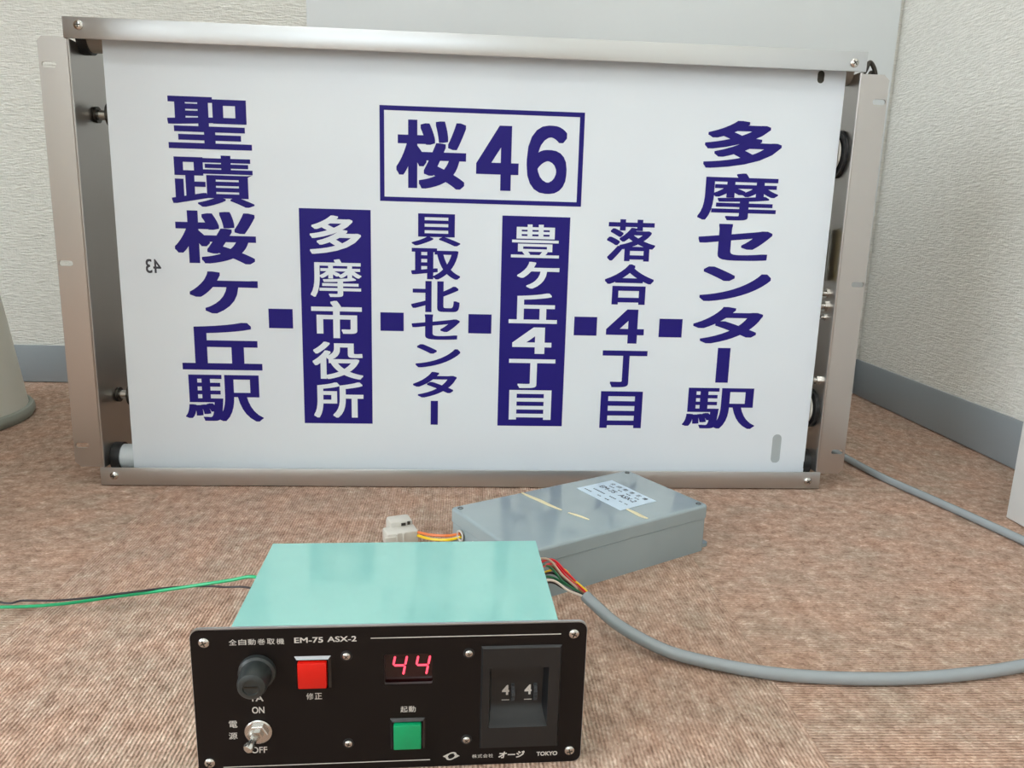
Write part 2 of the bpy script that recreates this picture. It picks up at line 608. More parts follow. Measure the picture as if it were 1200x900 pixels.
def screw(u, v, d, r, parent, mat=M_STEEL, ang=0.6, name='screw', proud=None):
    p = proud or r * 0.55
    mb = MB().lathe((u, d, v), (0, -1, 0), [(0, r), (p * 0.4, r * 0.96), (p * 0.8, r * 0.7), (p, r * 0.35), (p * 1.02, 0)], 20, cap=False)
    mb.mi = 1
    for k in (0, 1):
        t = ang + k * PI / 2
        c, s = math.cos(t), math.sin(t)
        q = [(-r * .55, -r * .11), (r * .55, -r * .11), (r * .55, r * .11), (-r * .55, r * .11)]
        mb.plate([(u + x * c - y * s, v + x * s + y * c) for x, y in q], [], d - p * 0.7, d - p * 1.08)
    return mb.build(name, [mat, M_DARKSTEEL], parent)


for u, v in [(0.01317, 0.4384), (0.7412, 0.4346), (0.01264, 0.0100), (0.7406, 0.0085)]:
    screw(u, v, -0.0022, 0.0043, sign, ang=u * 3)

# rollers with the film wound on, their end caps, guide rods
D0 = 0.015
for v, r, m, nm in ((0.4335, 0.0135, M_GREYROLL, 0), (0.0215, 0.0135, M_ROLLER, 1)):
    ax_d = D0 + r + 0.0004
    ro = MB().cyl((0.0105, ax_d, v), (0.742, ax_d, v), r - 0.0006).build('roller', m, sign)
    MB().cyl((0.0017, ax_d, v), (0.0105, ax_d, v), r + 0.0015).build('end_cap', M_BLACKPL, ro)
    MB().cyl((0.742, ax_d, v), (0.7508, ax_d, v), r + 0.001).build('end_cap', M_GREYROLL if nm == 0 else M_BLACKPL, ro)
for v, dd in ((0.3665, 0.045), (0.0845, 0.045)):
    g = MB().cyl((0.0017, dd, v), (0.7508, dd, v), 0.0048).build('guide_rod', M_STEEL, sign)
    MB().cyl((0.0017, dd, v), (0.0045, dd, v), 0.0078).build('washer', M_DARKSTEEL, g)
    MB().lathe((0.014, dd, v), (1, 0, 0), [(0, 0.0065), (0.0005, 0.0115), (0.003, 0.0115)], 24).build('washer', M_DARKSTEEL, g)
for v, r, dd in ((0.352, 0.0185, 0.033), (0.083, 0.0165, 0.031)):
    p = MB().lathe((0.7440, dd, v), (1, 0, 0), [(0, r * 0.93), (0.0004, r), (0.0016, r), (0.0018, r * 0.6), (0.0032, r * 0.58)], 40).build('pulley', M_WHITEPL, sign)
    MB().cyl((0.7473, dd, v), (0.7508, dd, v), r * 1.3, 32).build('pulley_housing', M_BLACKPL, p)
MB().lathe((0.7375, 0.0285, 0.2225), (0, 0, 1), [(0, 0.010), (0.0006, 0.0112), (0.053, 0.0112), (0.0545, 0.0095)], 28).build('motor', M_BRASS, sign)
for v, dd, rr, ln in ((0.2095, 0.022, 0.003, 0.006), (0.196, 0.022, 0.0036, 0.008), (0.184, 0.022, 0.0022, 0.005), (0.116, 0.02, 0.003, 0.010)):
    MB().cyl((0.7512 - ln, dd, v), (0.7512, dd, v), rr, 12).cyl((0.7512 - ln * 0.35, dd, v), (0.7512, dd, v), rr * 1.7, 6).build('bolt', M_STEEL, sign)
MB().tube([(0.7462, 0.021, 0.2095), (0.7425, 0.02, 0.203), (0.7455, 0.021, 0.196), (0.744, 0.022, 0.19), (0.7465, 0.021, 0.184)], 0.0009, 8).build('jumper_wire', M_BLACKPL, sign)
MB().tube([(0.770, 0.05, 0.425), (0.779, 0.05, 0.438), (0.783, 0.05, 0.447), (0.789, 0.05, 0.440), (0.792, 0.05, 0.427), (0.790, 0.05, 0.419)], 0.0022, 10).tube([(0.777, 0.052, 0.419), (0.783, 0.052, 0.430), (0.787, 0.052, 0.438), (0.794, 0.05, 0.427), (0.795, 0.05, 0.419)], 0.0016, 8).build('wire_loop', M_DARKSTEEL, sign)

# the film itself, with two punched slots
film = MB().plate([(0.0255, 0.0060), (0.7425, 0.0060), (0.7425, 0.4400), (0.0255, 0.4400)],
                  [rrect(0.7135, 0.7205, 0.4180, 0.4300, 0.0034), rrect(0.7045, 0.7145, 0.0235, 0.0560, 0.0049)],
                  D0, D0 + 0.0003)
for v in (0.4335, 0.0215):
    for side in (0.0256, 0.7160):
        pass
    film.lathe((0.0256, D0 + 0.0139, v), (1, 0, 0), [(0, 0.0136), (0.7168, 0.0136)], 40, cap=False)
film = film.build('roll_film', M_SHEET, sign)
MB().plate(rrect(0.701, 0.718, 0.020, 0.059, 0.003), [], D0 + 0.0005, D0 + 0.0008).build('backing_patch', M_FILMGREY, sign)['label'] = 'grey film seen through the lower slot'
MB().plate(rrect(0.709, 0.725, 0.414, 0.432, 0.003), [], D0 + 0.0005, D0 + 0.0008).build('backing_patch', M_DARKSTEEL, sign)['label'] = 'dark strip seen through the upper slot'

GL = [
    ('聖', 0.08062, 0.15915, 0.33505, 0.38291), ('蹟', 0.0807, 0.15941, 0.28078, 0.32958), ('桜', 0.08071, 0.1595, 0.22588, 0.27693),
    ('ケ', 0.09243, 0.15946, 0.17621, 0.21808), ('丘', 0.08112, 0.16093, 0.11831, 0.16707), ('駅', 0.08157, 0.16026, 0.06424, 0.1131),
    ('多w', 0.21209, 0.2625, 0.23797, 0.27584), ('摩w', 0.21176, 0.26248, 0.1952, 0.23316), ('市w', 0.21173, 0.26249, 0.15331, 0.19132),
    ('役w', 0.21196, 0.26302, 0.11051, 0.14936), ('所w', 0.21224, 0.26306, 0.06952, 0.10728),
    ('桜', 0.29784, 0.36611, 0.30448, 0.36928), ('4', 0.37617, 0.41825, 0.30472, 0.36668), ('6', 0.42619, 0.46631, 0.30296, 0.36837),
    ('貝', 0.31289, 0.36148, 0.24887, 0.28037), ('取', 0.3124, 0.36169, 0.21529, 0.24632), ('北', 0.31243, 0.36162, 0.18189, 0.21347),
    ('セ', 0.31298, 0.36204, 0.15354, 0.17953), ('ン', 0.31696, 0.36298, 0.12426, 0.14851), ('タ', 0.31436, 0.35965, 0.09226, 0.1196),
    ('#', 0.33288, 0.3404, 0.06285, 0.08867),
    ('豊w', 0.413, 0.46199, 0.23937, 0.27257), ('ケw', 0.41996, 0.4631, 0.20828, 0.23532), ('丘w', 0.41247, 0.46259, 0.17224, 0.20345),
    ('4w', 0.41682, 0.45775, 0.1405, 0.16821), ('丁w', 0.41402, 0.4626, 0.10384, 0.13479), ('目w', 0.41518, 0.45981, 0.06957, 0.10161),
    ('落', 0.5107, 0.56071, 0.23843, 0.28032), ('合', 0.51067, 0.56152, 0.19369, 0.23526), ('4', 0.51456, 0.5546, 0.15305, 0.18882),
    ('丁', 0.5123, 0.55992, 0.10606, 0.14541), ('目', 0.51264, 0.55774, 0.06132, 0.10156),
    ('多', 0.60444, 0.68365, 0.33352, 0.37953), ('摩', 0.60229, 0.68459, 0.28228, 0.32895), ('セ', 0.60538, 0.68264, 0.24169, 0.2786),
    ('ン', 0.61096, 0.6854, 0.19935, 0.23515), ('タ', 0.60674, 0.68066, 0.15481, 0.19355), ('#', 0.63522, 0.64893, 0.1126, 0.15015),
    ('駅', 0.6024, 0.68227, 0.06179, 0.10666),
]
SQUARES = [(0.16905, 0.19313, 0.16237, 0.18211), (0.28113, 0.3048, 0.16176, 0.18074), (0.37095, 0.39471, 0.16078, 0.1807),
           (0.48074, 0.50466, 0.16067, 0.18024), (0.57048, 0.59502, 0.16043, 0.17988)]
WEIGHT = {'聖': (.028, .020), '蹟': (.020, .014), '駅': (.022, .008), '摩': (.020, .014), '豊': (.014, .010), '4': (.036, .036), '6': (.030, .030),
          '多': (.030, .026), '貝': (.030, .018), '落': (.026, .020), '目': (.036, .026), '丘': (.038, .026), '桜': (.030, .026),
          'ケ': (.034, .030), 'セ': (.036, .026), 'ン': (.034, .030), 'タ': (.032, .028), '役': (.028, .022), '所': (.028, .022)}
RECT = ([(0, 0), (1, 0), (1, 1), (0, 1)], [[0, 1, 2, 3]])
FD = D0 - 0.00025
for s, u0, u1, v0, v1 in GL:
    wht = s.endswith('w')
    ch = s.rstrip('w')
    if ch == '#':
        g = RECT
    else:
        ax, ay = WEIGHT.get(ch, (.032, .026))
        ch2 = {'4': '４', '6': '６'}.get(ch, ch)
        if wht and ch not in '豊4':
            ax, ay = ax * 0.75, ay * 0.75
        if u1 - u0 < 0.052 and not wht and ch not in '46':
            ax, ay = ax * 0.8, ay * 0.85
        g = glyph(ch2, ax, ay)
    letter('character', g, (u0, u1, v0, v1), FD - (0.0003 if wht else 0), M_SHEET if wht else M_NAVY, film)
for q in SQUARES:
    letter('square_mark', RECT, q, FD, M_NAVY, film)
letter('name_bar', RECT, (0.2021, 0.2723, 0.0632, 0.2822), FD, M_NAVY, film)
letter('name_bar', RECT, (0.4034, 0.4722, 0.0626, 0.2806), FD, M_NAVY, film)
bo, bi = (0.2817, 0.4824, 0.2914, 0.3817), (0.2861, 0.4777, 0.2957, 0.3773)
fr = ([(0, 0), (1, 0), (1, 1), (0, 1)] + [((x - bo[0]) / (bo[1] - bo[0]), (y - bo[2]) / (bo[3] - bo[2])) for x, y in
      [(bi[0], bi[2]), (bi[1], bi[2]), (bi[1], bi[3]), (bi[0], bi[3])]], [[0, 1, 5, 4], [1, 2, 6, 5], [2, 3, 7, 6], [3, 0, 4, 7]])
letter('route_frame', fr, bo, FD, M_NAVY, film)
letter('number_mark', glyph('43', .012, .012), (0.05143, 0.06624, 0.21504, 0.22887), FD, M_INK, film, flip=True)

# ------------------------------------------------------------------ the controller
ctl = empty('sign_controller', (-0.1312, 0.3473, 0), (0, 0, 0.0293))
tag(ctl, 'mint green controller box with a black front panel and lit red digits', 'controller')
PW, PH = 0.1973, 0.0824
BT = 0.0822
# body: folded sheet cover
bd = MB()
rect_ = [(0.0196, 0.0012), (0.1822, 0.0012), (0.1822, BT), (0.0196, BT)]
inn_ = [(0.0208, 0.0024), (0.1810, 0.0024), (0.1810, BT - 0.0012), (0.0208, BT - 0.0012)]
bd.plate(rect_, [inn_], 0.0021, 0.0980)
bd.box(0.0196, 0.1822, 0.0980, 0.0992, 0.0012, BT)
bd.build('body', M_MINT, ctl)
win = rrect(0.0943, 0.1183, 0.0492, 0.0662, 0.0006, 2)
well = [(0.1475, 0.0233), (0.1780, 0.0233), (0.1780, 0.0577), (0.1475, 0.0577)]
MB().plate(rrect(0, PW, 0, PH, 0.0045), [win, well], 0.0003, 0.002).build('front_panel', M_ALU_H, ctl)['label'] = 'bare aluminium plate edge of the panel'
MB().plate(rrect(0.0003, PW - 0.0003, 0.0003, PH - 0.0006, 0.0043), [win, well], 0.0, 0.00028).build('panel_face', M_PANEL, ctl)['label'] = 'black panel face with pale lettering'
for i, (u, v) in enumerate([(0.00696, 0.0753), (0.1903, 0.0757), (0.1910, 0.0072), (0.0060, 0.0076)]):
    screw(u, v, -0.00005, 0.0027, ctl, ang=0.4 + i * 0.7)
for i, (u, v) in enumerate([(0.07551, 0.06621), (0.07566, 0.01603), (0.13678, 0.06595), (0.13625, 0.01586)]):
    s_ = screw(u, v, -0.0004, 0.0020, ctl, ang=0.8 + i * 0.5)
    MB().lathe((u, 0, v), (0, -1, 0), [(0, 0.0029), (0.0005, 0.0027)], 20).build('screw_collar', M_BLACKPL, s_)


def ptext(s, rect, ax=0.010, shear=0.0, name='panel_text', mat=None):
    return letter(name, glyph(s, ax, ax, shear), rect, -0.0001, mat or M_PRINT, ctl)


kan = '全自動巻取機'
for i, c in enumerate(kan):
    w_ = 0.00375
    u = 0.01862 + i * (0.0452 - 0.01862 - w_) / 5 + 0.0001
    ptext(c, (u, u + w_, 0.0735, 0.0767), 0.006)
ptext('EM-75', (0.0502, 0.0642, 0.0739, 0.0769), 0.016)
ptext('ASX-2', (0.0663, 0.0806, 0.0741, 0.0771), 0.016)
letter('panel_line', RECT, (0.0876, 0.18364, 0.0754, 0.0759), -0.0001, M_PRINT, ctl)
letter('panel_line', RECT, (0.0125, 0.1174, 0.0043, 0.0048), -0.0001, M_PRINT, ctl)
ptext('修', (0.0551, 0.0587, 0.0421, 0.0458), 0.006)
ptext('正', (0.0593, 0.0629, 0.0422, 0.0457), 0.010)
ptext('起', (0.1022, 0.1058, 0.0331, 0.0366), 0.006)
ptext('動', (0.1063, 0.1099, 0.0331, 0.0366), 0.006)
ptext('電', (0.0165, 0.0206, 0.0274, 0.0313), 0.006)
ptext('源', (0.0161, 0.0203, 0.0207, 0.0246), 0.006)
ptext('ON', (0.02815, 0.0342, 0.0351, 0.0389), 0.016)
ptext('1A', (0.0284, 0.0340, 0.0420, 0.0455), 0.014)
ptext('OFF', (0.0268, 0.0347, 0.0122, 0.0158), 0.012)
for i, c in enumerate('株式会社'):
    u = 0.1394 + i * 0.00285
    ptext(c, (u, u + 0.0025, 0.0045, 0.0067), 0.004)
ptext('オージ', (0.1533, 0.1671, 0.0038, 0.0078), 0.034, shear=0.18)
ptext('TOKYO', (0.1735, 0.1846, 0.0044, 0.0069), 0.030)
# the maker's mark: tilted ring over a long flat lozenge
rv, rf = [], []
n = 28
for k in range(n):
    t = 2 * PI * k / n
    for rr in (1.0, 0.66):
        x, y = 0.30 * rr * math.cos(t), 0.5 * rr * math.sin(t)
        rv.append((0.5 + x + 0.22 * y, 0.5 + y))
for k in range(n):
    a, b = 2 * k, 2 * ((k + 1) % n)
    rf.append([a, b, b + 1, a + 1])
for sgn in (1, -1):
    k0 = len(rv)
    for x, y in [(0.0, 0.0), (0.30, 0.30), (0.36, 0.20), (0.16, 0.0), (0.36, -0.20), (0.30, -0.30)]:
        rv.append((0.5 + sgn * (x - 0.5), 0.5 + sgn * y))
    rf += [[k0, k0 + 1, k0 + 2, k0 + 3], [k0, k0 + 3, k0 + 4, k0 + 5]]
letter('logo_mark', (rv, rf), (0.1240, 0.1329, 0.0038, 0.0086), -0.0001, M_PRINT, ctl)

# display
disp = MB().box(0.0925, 0.1200, 0.0034, 0.0050, 0.0475, 0.0680).build('display', M_LENS, ctl)


def seven_four(u0, u1, v0, v1, d):
    """the lit segments b, c, f, g of a slanted 4; each a hexagonal bar"""
    w_, h_ = u1 - u0, v1 - v0
    th = 0.0011
    sl = 0.0021

    def P(x, y):
        return (u0 + x * (w_ - sl) + sl * y, v0 + y * h_)

    def bar(a, b):
        a, b = Vector(P(*a)), Vector(P(*b))
        t = (b - a).normalized()
        n_ = Vector((-t.y, t.x)) * th / 2
        pts = [a, a + t * th / 2 + n_, b - t * th / 2 + n_, b, b - t * th / 2 - n_, a + t * th / 2 - n_]
        MB().plate([(p.x, p.y) for p in pts], [], d, d + 0.0002).build('segment', M_LED, disp)
    bar((0.0, 0.97), (0.0, 0.52))
    bar((0.04, 0.5), (0.96, 0.5))
    bar((1.0, 0.97), (1.0, 0.52))
    bar((1.0, 0.48), (1.0, 0.03))


seven_four(0.0974, 0.1055, 0.0524, 0.0637, 0.0030)
seven_four(0.1091, 0.1172, 0.0523, 0.0636, 0.0030)


def push_button(name, cu, cv, bw, bh, cw, chh, capmat, label):
    root = MB()
    h = 0.0013
    o = [(cu - bw / 2, cv - bh / 2), (cu + bw / 2, cv - bh / 2), (cu + bw / 2, cv + bh / 2), (cu - bw / 2, cv + bh / 2)]
    k = 0.0013
    i_ = [(cu - bw / 2 + k, cv - bh / 2 + k), (cu + bw / 2 - k, cv - bh / 2 + k), (cu + bw / 2 - k, cv + bh / 2 - k), (cu - bw / 2 + k, cv + bh / 2 - k)]
    A = [root.bm.verts.new((x, 0, y)) for x, y in o]
    B = [root.bm.verts.new((x, -h, y)) for x, y in i_]
    C = [root.bm.verts.new((x, 0, y)) for x, y in i_]
    for j in range(4):
        n_ = (j + 1) % 4
        root.bm.faces.new([A[j], A[n_], B[n_], B[j]])
        root.bm.faces.new([B[j], B[n_], C[n_], C[j]])
    ob = root.build(name, M_BEZEL, ctl, smooth=False)
    c = MB().box(cu - cw / 2, cu + cw / 2, -0.0035, 0.0, cv - chh / 2, cv + chh / 2, 0.0006).build('button_cap', capmat, ob)
    c['label'] = label
    return ob


push_button('push_button', 0.0588, 0.0574, 0.0180, 0.0182, 0.0142, 0.0142, M_RED, 'square red button cap')
push_button('push_button', 0.1058, 0.0206, 0.0180, 0.0182, 0.0142, 0.0142, M_GREEN, 'square green button cap')

# fuse holder
fh = MB().lathe((0.0317, 0, 0.0588), (0, -1, 0), [(0, 0.0092), (0.0022, 0.0090), (0.0030, 0.0078), (0.0034, 0.0078), (0.0110, 0.0072), (0.0132, 0.0066), (0.0140, 0.0052), (0.0141, 0.0040), (0.0134, 0.0038), (0.0134, 0.0)], 40).build('fuse_holder', new_mat('grey black bakelite', srgb(46, 50, 49), 0.35), ctl)
MB().box(0.0285, 0.0349, -0.0137, -0.0131, 0.0584, 0.0592).build('slot_bar', M_DARKSTEEL, fh)

# toggle switch
tg = MB().lathe((0.0309, 0, 0.0250), (0, -1, 0), [(0, 0.0068), (0.0010, 0.0068), (0.0014, 0.0062), (0.0014, 0.0052)], 36).lathe((0.0309, -0.001, 0.0250), (0, -1, 0), [(0, 0.0053), (0.0020, 0.0053), (0.0024, 0.0048), (0.0024, 0.0030), (0.0040, 0.0030), (0.0040, 0.0022), (0.0030, 0.0)], 6).build('toggle_switch', M_STEEL, ctl)
p0, p1 = Vector((0.0309, -0.002, 0.0247)), Vector((0.0281, -0.0075, 0.0220))
dr = (p1 - p0)
ln = dr.length
MB().lathe(p0, dr, [(0, 0.0012), (ln - 0.0015, 0.0021), (ln, 0.0027), (ln + 0.0018, 0.0026), (ln + 0.0028, 0.0015), (ln + 0.0031, 0.0)], 20).build('toggle_lever', M_STEEL, tg)

# thumbwheel digit selector
M_SEL = new_mat('matt black moulding', srgb(25, 26, 27), 0.36)
tb = MB().plate([(0.1439, 0.0114), (0.1836, 0.0114), (0.1836, 0.0690), (0.1439, 0.0690)], [well], -0.0016, 0.0)
q0 = [(0.1430, 0.0105), (0.1845, 0.0105), (0.1845, 0.0699), (0.1430, 0.0699)]
q1 = [(0.1439, 0.0114), (0.1836, 0.0114), (0.1836, 0.0690), (0.1439, 0.0690)]
a_ = [tb.bm.verts.new((x, -0.0003, y)) for x, y in q0]
b_ = [tb.bm.verts.new((x, -0.0016, y)) for x, y in q1]
for j in range(4):
    tb.bm.faces.new([a_[j], a_[(j + 1) % 4], b_[(j + 1) % 4], b_[j]])
tb = tb.build('thumbwheel_selector', M_SEL, ctl, smooth=False)
mb = MB()
prof = [(-0.0016, 0.0577, 0.1475, 0.1780), (0.0065, 0.0560, 0.1488, 0.1765), (0.0068, 0.0330, 0.1492, 0.1760), (0.0060, 0.0300, 0.1490, 0.1762), (0.0035, 0.0262, 0.1483, 0.1770), (-0.0016, 0.0233, 0.1475, 0.1780)]
lv = [mb.bm.verts.new((a, d, v)) for d, v, a, b in prof]
rv_ = [mb.bm.verts.new((b, d, v)) for d, v, a, b in prof]
for i in range(len(prof) - 1):
    mb.bm.faces.new([lv[i], lv[i + 1], rv_[i + 1], rv_[i]])
mb.bm.faces.new(lv)
mb.bm.faces.new(rv_)
mb.build('digit_well', M_SEL, tb)
for u in (0.1564, 0.1683):
    wh = MB().lathe((u + 0.0031, 0.0085, 0.0385), (1, 0, 0), [(0, 0.0050), (0.0002, 0.0052), (0.0016, 0.0052), (0.0018, 0.0050)], 20)
    for k in range(20):
        t = 2 * PI * k / 20
        wh.cyl((u + 0.0031, 0.0085 + 0.0052 * math.cos(t), 0.0385 + 0.0052 * math.sin(t)), (u + 0.0049, 0.0085 + 0.0052 * math.cos(t), 0.0385 + 0.0052 * math.sin(t)), 0.00035, 6)
    wh.build('thumb_wheel', new_mat('grey black wheel', srgb(48, 50, 52), 0.4), tb)
    letter('digit', glyph('4', .03, .03), (u - 0.0016, u + 0.0022, 0.0370, 0.0428), 0.0063, M_PRINT, tb)
    letter('digit_line', RECT, (u - 0.0017, u + 0.0024, 0.0338, 0.0342), 0.0064, M_PRINT, tb)

# ------------------------------------------------------------------ the grey junction box
BX, BY, BYAW = 0.0438, 0.5163, 0.5222
jb = empty('junction_box', (BX, BY, 0), (0, 0, BYAW))
tag(jb, 'flat grey enamelled box with a pale label lying between controller and sign', 'box')
BL, BW, BH, SEAM = 0.198, 0.1050, 0.0425, 0.0305


def rounded_block(mb, x0, x1, y0, y1, z0, z1, r, rt):
    rings = []
    for z, ins in [(z0, 0.0)] + [(z1 - rt + rt * math.sin(t), rt * (1 - math.cos(t))) for t in (0, PI / 8, PI / 4, PI * 3 / 8, PI / 2)]:
        rings.append([(x, y, z) for x, y in rrect(x0 + ins, x1 - ins, y0 + ins, y1 - ins, r - ins * 0.9, 5)])
    return mb.ring_path(rings)


rounded_block(MB(), 0.0008, BL - 0.0008, 0.0008, BW - 0.0008, 0.0, SEAM, 0.004, 0.0006).build('box_body', M_GBOX, jb)
MB().plate(rrect(0.003, BL - 0.003, 0.003, BW - 0.003, 0.003), [], SEAM - 0.0005, SEAM + 0.001, 'z').build('gasket', M_BLACKPL, jb)
rounded_block(MB(), 0, BL, 0, BW, SEAM + 0.0006, BH, 0.0045, 0.0022).build('lid', M_GBOX, jb)
for x in (0.0065, BL - 0.0065):
    for y in (0.0065, BW - 0.0065):
        MB().lathe((x, y, BH), (0, 0, 1), [(-0.001, 0.0024), (0.0003, 0.0024), (0.0003, 0.0016), (-0.0004, 0.0014), (-0.0004, 0.0)], 18).build('lid_screw', M_DARKSTEEL, jb)
for x0, x1 in ((BL - 0.002, BL + 0.010), (-0.010, 0.002)):
    for y in (0.012, BW - 0.012):
        cx = x1 - 0.005 if x1 > BL else x0 + 0.005
        MB().plate(rrect(x0, x1, y - 0.007, y + 0.007, 0.004), [[(cx + 0.0022 * math.cos(a * PI / 6), y + 0.0022 * math.sin(a * PI / 6)) for a in range(12)]], 0.0002, 0.0032, 'z').build('mounting_tab', M_GBOX, jb)
lb = MB().plate([(0.1210, 0.0280), (0.1630, 0.0285), (0.1640, 0.0890), (0.1215, 0.0885)], [], BH + 0.00005, BH + 0.0003, 'z').build('rating_label', M_LABEL, jb)


def ltext(s, n0, n1, e0, e1, ax=0.012):
    # reads along -y of the box, up is +x
    letter('label_text', glyph(s, ax, ax), (0, 1, 0, 1), 0, M_INK, lb, T=lambda a, b: (e0 + b * (e1 - e0), n0 + a * (n1 - n0), BH + 0.00035))


for i, c in enumerate('全自動巻取機'):
    ltext(c, 0.082 - i * 0.0085, 0.082 - i * 0.0085 - 0.0048, 0.1552, 0.1600)
ltext('EM-75', 0.082, 0.062, 0.1420, 0.1480, 0.02)
ltext('ASX-2', 0.056, 0.036, 0.1420, 0.1480, 0.02)
for e, segs in ((0.1345, [(0.080, 0.064), (0.058, 0.049), (0.045, 0.041), (0.038, 0.034)]), (0.1275, [(0.084, 0.074), (0.066, 0.061), (0.056, 0.050)]), (0.1515, [(0.078, 0.071), (0.066, 0.060), (0.055, 0.049), (0.044, 0.038)])):
    for a_, b_ in segs:
        nn = max(2, int(abs(a_ - b_) / 0.0022))
        for k in range(nn):
            q0 = a_ + (b_ - a_) * k / nn
            q1 = q0 + (b_ - a_) / nn * 0.75
            letter('label_mark', RECT, (0, 1, 0, 1), 0, M_INK, lb, T=lambda a, b: (e + (b - 0.5) * 0.0016, q0 + a * (q1 - q0), BH + 0.00035))


def smear(pts, wd, parent=jb):
    mb = MB()
    a, b = [], []
    for i, (x, y) in enumerate(pts):
        p = Vector(pts[max(i - 1, 0)])
        q = Vector(pts[min(i + 1, len(pts) - 1)])
        t = (q - p).normalized()
        w_ = wd * (0.25 + 0.75 * math.sin(PI * (i + 0.35) / (len(pts) - 0.3))) * 0.5
        a.append((x - t.y * w_, y + t.x * w_))
        b.append((x + t.y * w_, y - t.x * w_))
    mb.plate(a + b[::-1], [], BH + 0.00002, BH + 0.0004, 'z').build('glue_streak', M_GLUE, parent)


smear([(0.0715, 0.1030), (0.0725, 0.092), (0.0745, 0.080), (0.0755, 0.067), (0.0778, 0.053)], 0.0042)
smear([(0.0794, 0.0457), (0.0815, 0.040), (0.0835, 0.033), (0.0850, 0.0255)], 0.0030)
smear([(0.1278, 0.0275), (0.1282, 0.018), (0.1278, 0.011), (0.1288, 0.0035)], 0.0044)
hole = MB()
for r_ in ():
    pass
HN, HZ = 0.0855, 0.0243
ring = MB().lathe((-0.0004, HN, HZ), (-1, 0, 0), [(0, 0.0050), (0.0010, 0.0050), (0.0014, 0.0042), (0.0010, 0.0034), (0.0, 0.0034)], 24, cap=False).build('grommet', M_WHITEPL, jb)
MB().lathe((0.0006, HN, HZ), (-1, 0, 0), [(0, 0.0035), (0.0002, 0.0035)], 24).build('grommet_hole', M_BLACKPL, ring)
ring2 = MB().lathe((-0.0004, 0.064, 0.0225), (-1, 0, 0), [(0, 0.0050), (0.0010, 0.0050), (0.0014, 0.0042), (0.0010, 0.0034), (0.0, 0.0034)], 24, cap=False).build('grommet', M_WHITEPL, jb)
MB().lathe((0.0006, 0.064, 0.0225), (-1, 0, 0), [(0, 0.0035), (0.0002, 0.0035)], 24).build('grommet_hole', M_BLACKPL, ring2)

# ------------------------------------------------------------------ wires and cables
ex = Vector((math.cos(BYAW), math.sin(BYAW), 0))
nn_ = Vector((-ex.y, ex.x, 0))


def bw(x, y, z):
    return Vector((BX, BY, 0)) + ex * x + nn_ * y + Vector((0, 0, z))


# connector: two mated nylon housings and three wires to the grommet
cn = empty('wire_connector', (-0.050, 0.630, 0), (0, 0, 0.35))
tag(cn, 'small off-white nylon plug on the carpet behind the mint controller', 'connector')
hb = MB().box(-0.016, 0.012, -0.009, 0.008, 0.0005, 0.0135, 0.0015)
for k in range(3):
    hb.box(-0.018, -0.006, -0.0098, -0.0085, 0.002 + 0.0 * k, 0.011, 0.0003) if k == 0 else hb.box(-0.014 + k * 0.006, -0.0125 + k * 0.006, -0.0102, -0.0085, 0.002, 0.013, 0.0003)
hb.build('plug_housing', M_WHITEPL, cn)
s2 = MB().box(-0.010, 0.011, 0.004, 0.021, 0.002, 0.0185, 0.003).build('socket_housing', M_WHITEPL, cn)
MB().box(0.000, 0.004, 0.0035, 0.0045, 0.0142, 0.0165).box(0.0055, 0.008, 0.0035, 0.0045, 0.0145, 0.0175).build('pin_slot', M_DARKSTEEL, s2)
M_ORANGE = new_mat('orange wire', srgb(226, 120, 60), 0.4)
M_YEL = new_mat('yellow wire', srgb(240, 200, 30), 0.4)
M_WW = new_mat('white wire', srgb(228, 214, 200), 0.4)
M_REDW = new_mat('red wire', srgb(214, 22, 40), 0.35)
M_GRNW = new_mat('dark green wire', srgb(40, 110, 72), 0.4)
M_TEALW = new_mat('bright green wire', srgb(0, 165, 105), 0.35)
M_BLKW = new_mat('black wire', srgb(34, 24, 30), 0.4)
M_PINKW = new_mat('pale brown wire', srgb(196, 168, 148), 0.4)
M_BRNW = new_mat('brown wire', srgb(140, 82, 50), 0.4)
for i, (m, dz, dy) in enumerate([(M_ORANGE, 0.0018, 0.0012), (M_YEL, -0.0010, -0.0010), (M_WW, -0.0016, 0.0012)]):
    a = Vector((-0.040, 0.630, 0.009 + dz))
    e = bw(-0.0002, HN + dy * 0.8, HZ + dz * 0.8)
    mid1 = Vector((-0.0255, 0.6150 + dy, 0.0118 + dz))
    mid2 = Vector((-0.0100, 0.6060 + dy, 0.0150 + dz))
    inv = Matrix.Rotation(-0.35, 4, 'Z') @ Matrix.Translation((0.050, -0.630, 0))
    w_ = MB().tube([inv @ q for q in (a, mid1, mid2, e)], 0.0012, 8).build('plug_wire', m, cn)
    w_['label'] = ['orange wire', 'yellow wire', 'white wire'][i]

# long grey cable from the back of the sign round to the controller
cbl = empty('grey_cable', (0.25, 0.4235, 0))
tag(cbl, 'thick grey cable curving over the carpet from the sign to the controller', 'cable')
o = Vector((0.25, 0.4235, 0))
path = [(0.0895, 0.4940, 0.0212), (0.0950, 0.4865, 0.0185), (0.1085, 0.4700, 0.0125), (0.1300, 0.4520, 0.0075), (0.1520, 0.4410, 0.0048), (0.1970, 0.4250, 0.0042), (0.2500, 0.4180, 0.0042),
        (0.3050, 0.4190, 0.0042), (0.3700, 0.4300, 0.0042), (0.4350, 0.4520, 0.0042), (0.4860, 0.4900, 0.0042), (0.5150, 0.5450, 0.0042), (0.5190, 0.6050, 0.0042), (0.5080, 0.6650, 0.0042),
        (0.4930, 0.7300, 0.0042), (0.4760, 0.8000, 0.0042), (0.4650, 0.8700, 0.006), (0.4500, 0.9100, 0.012), (0.4250, 0.9000, 0.022), (0.4050, 0.8720, 0.036), (0.3925, 0.8300, 0.050)]
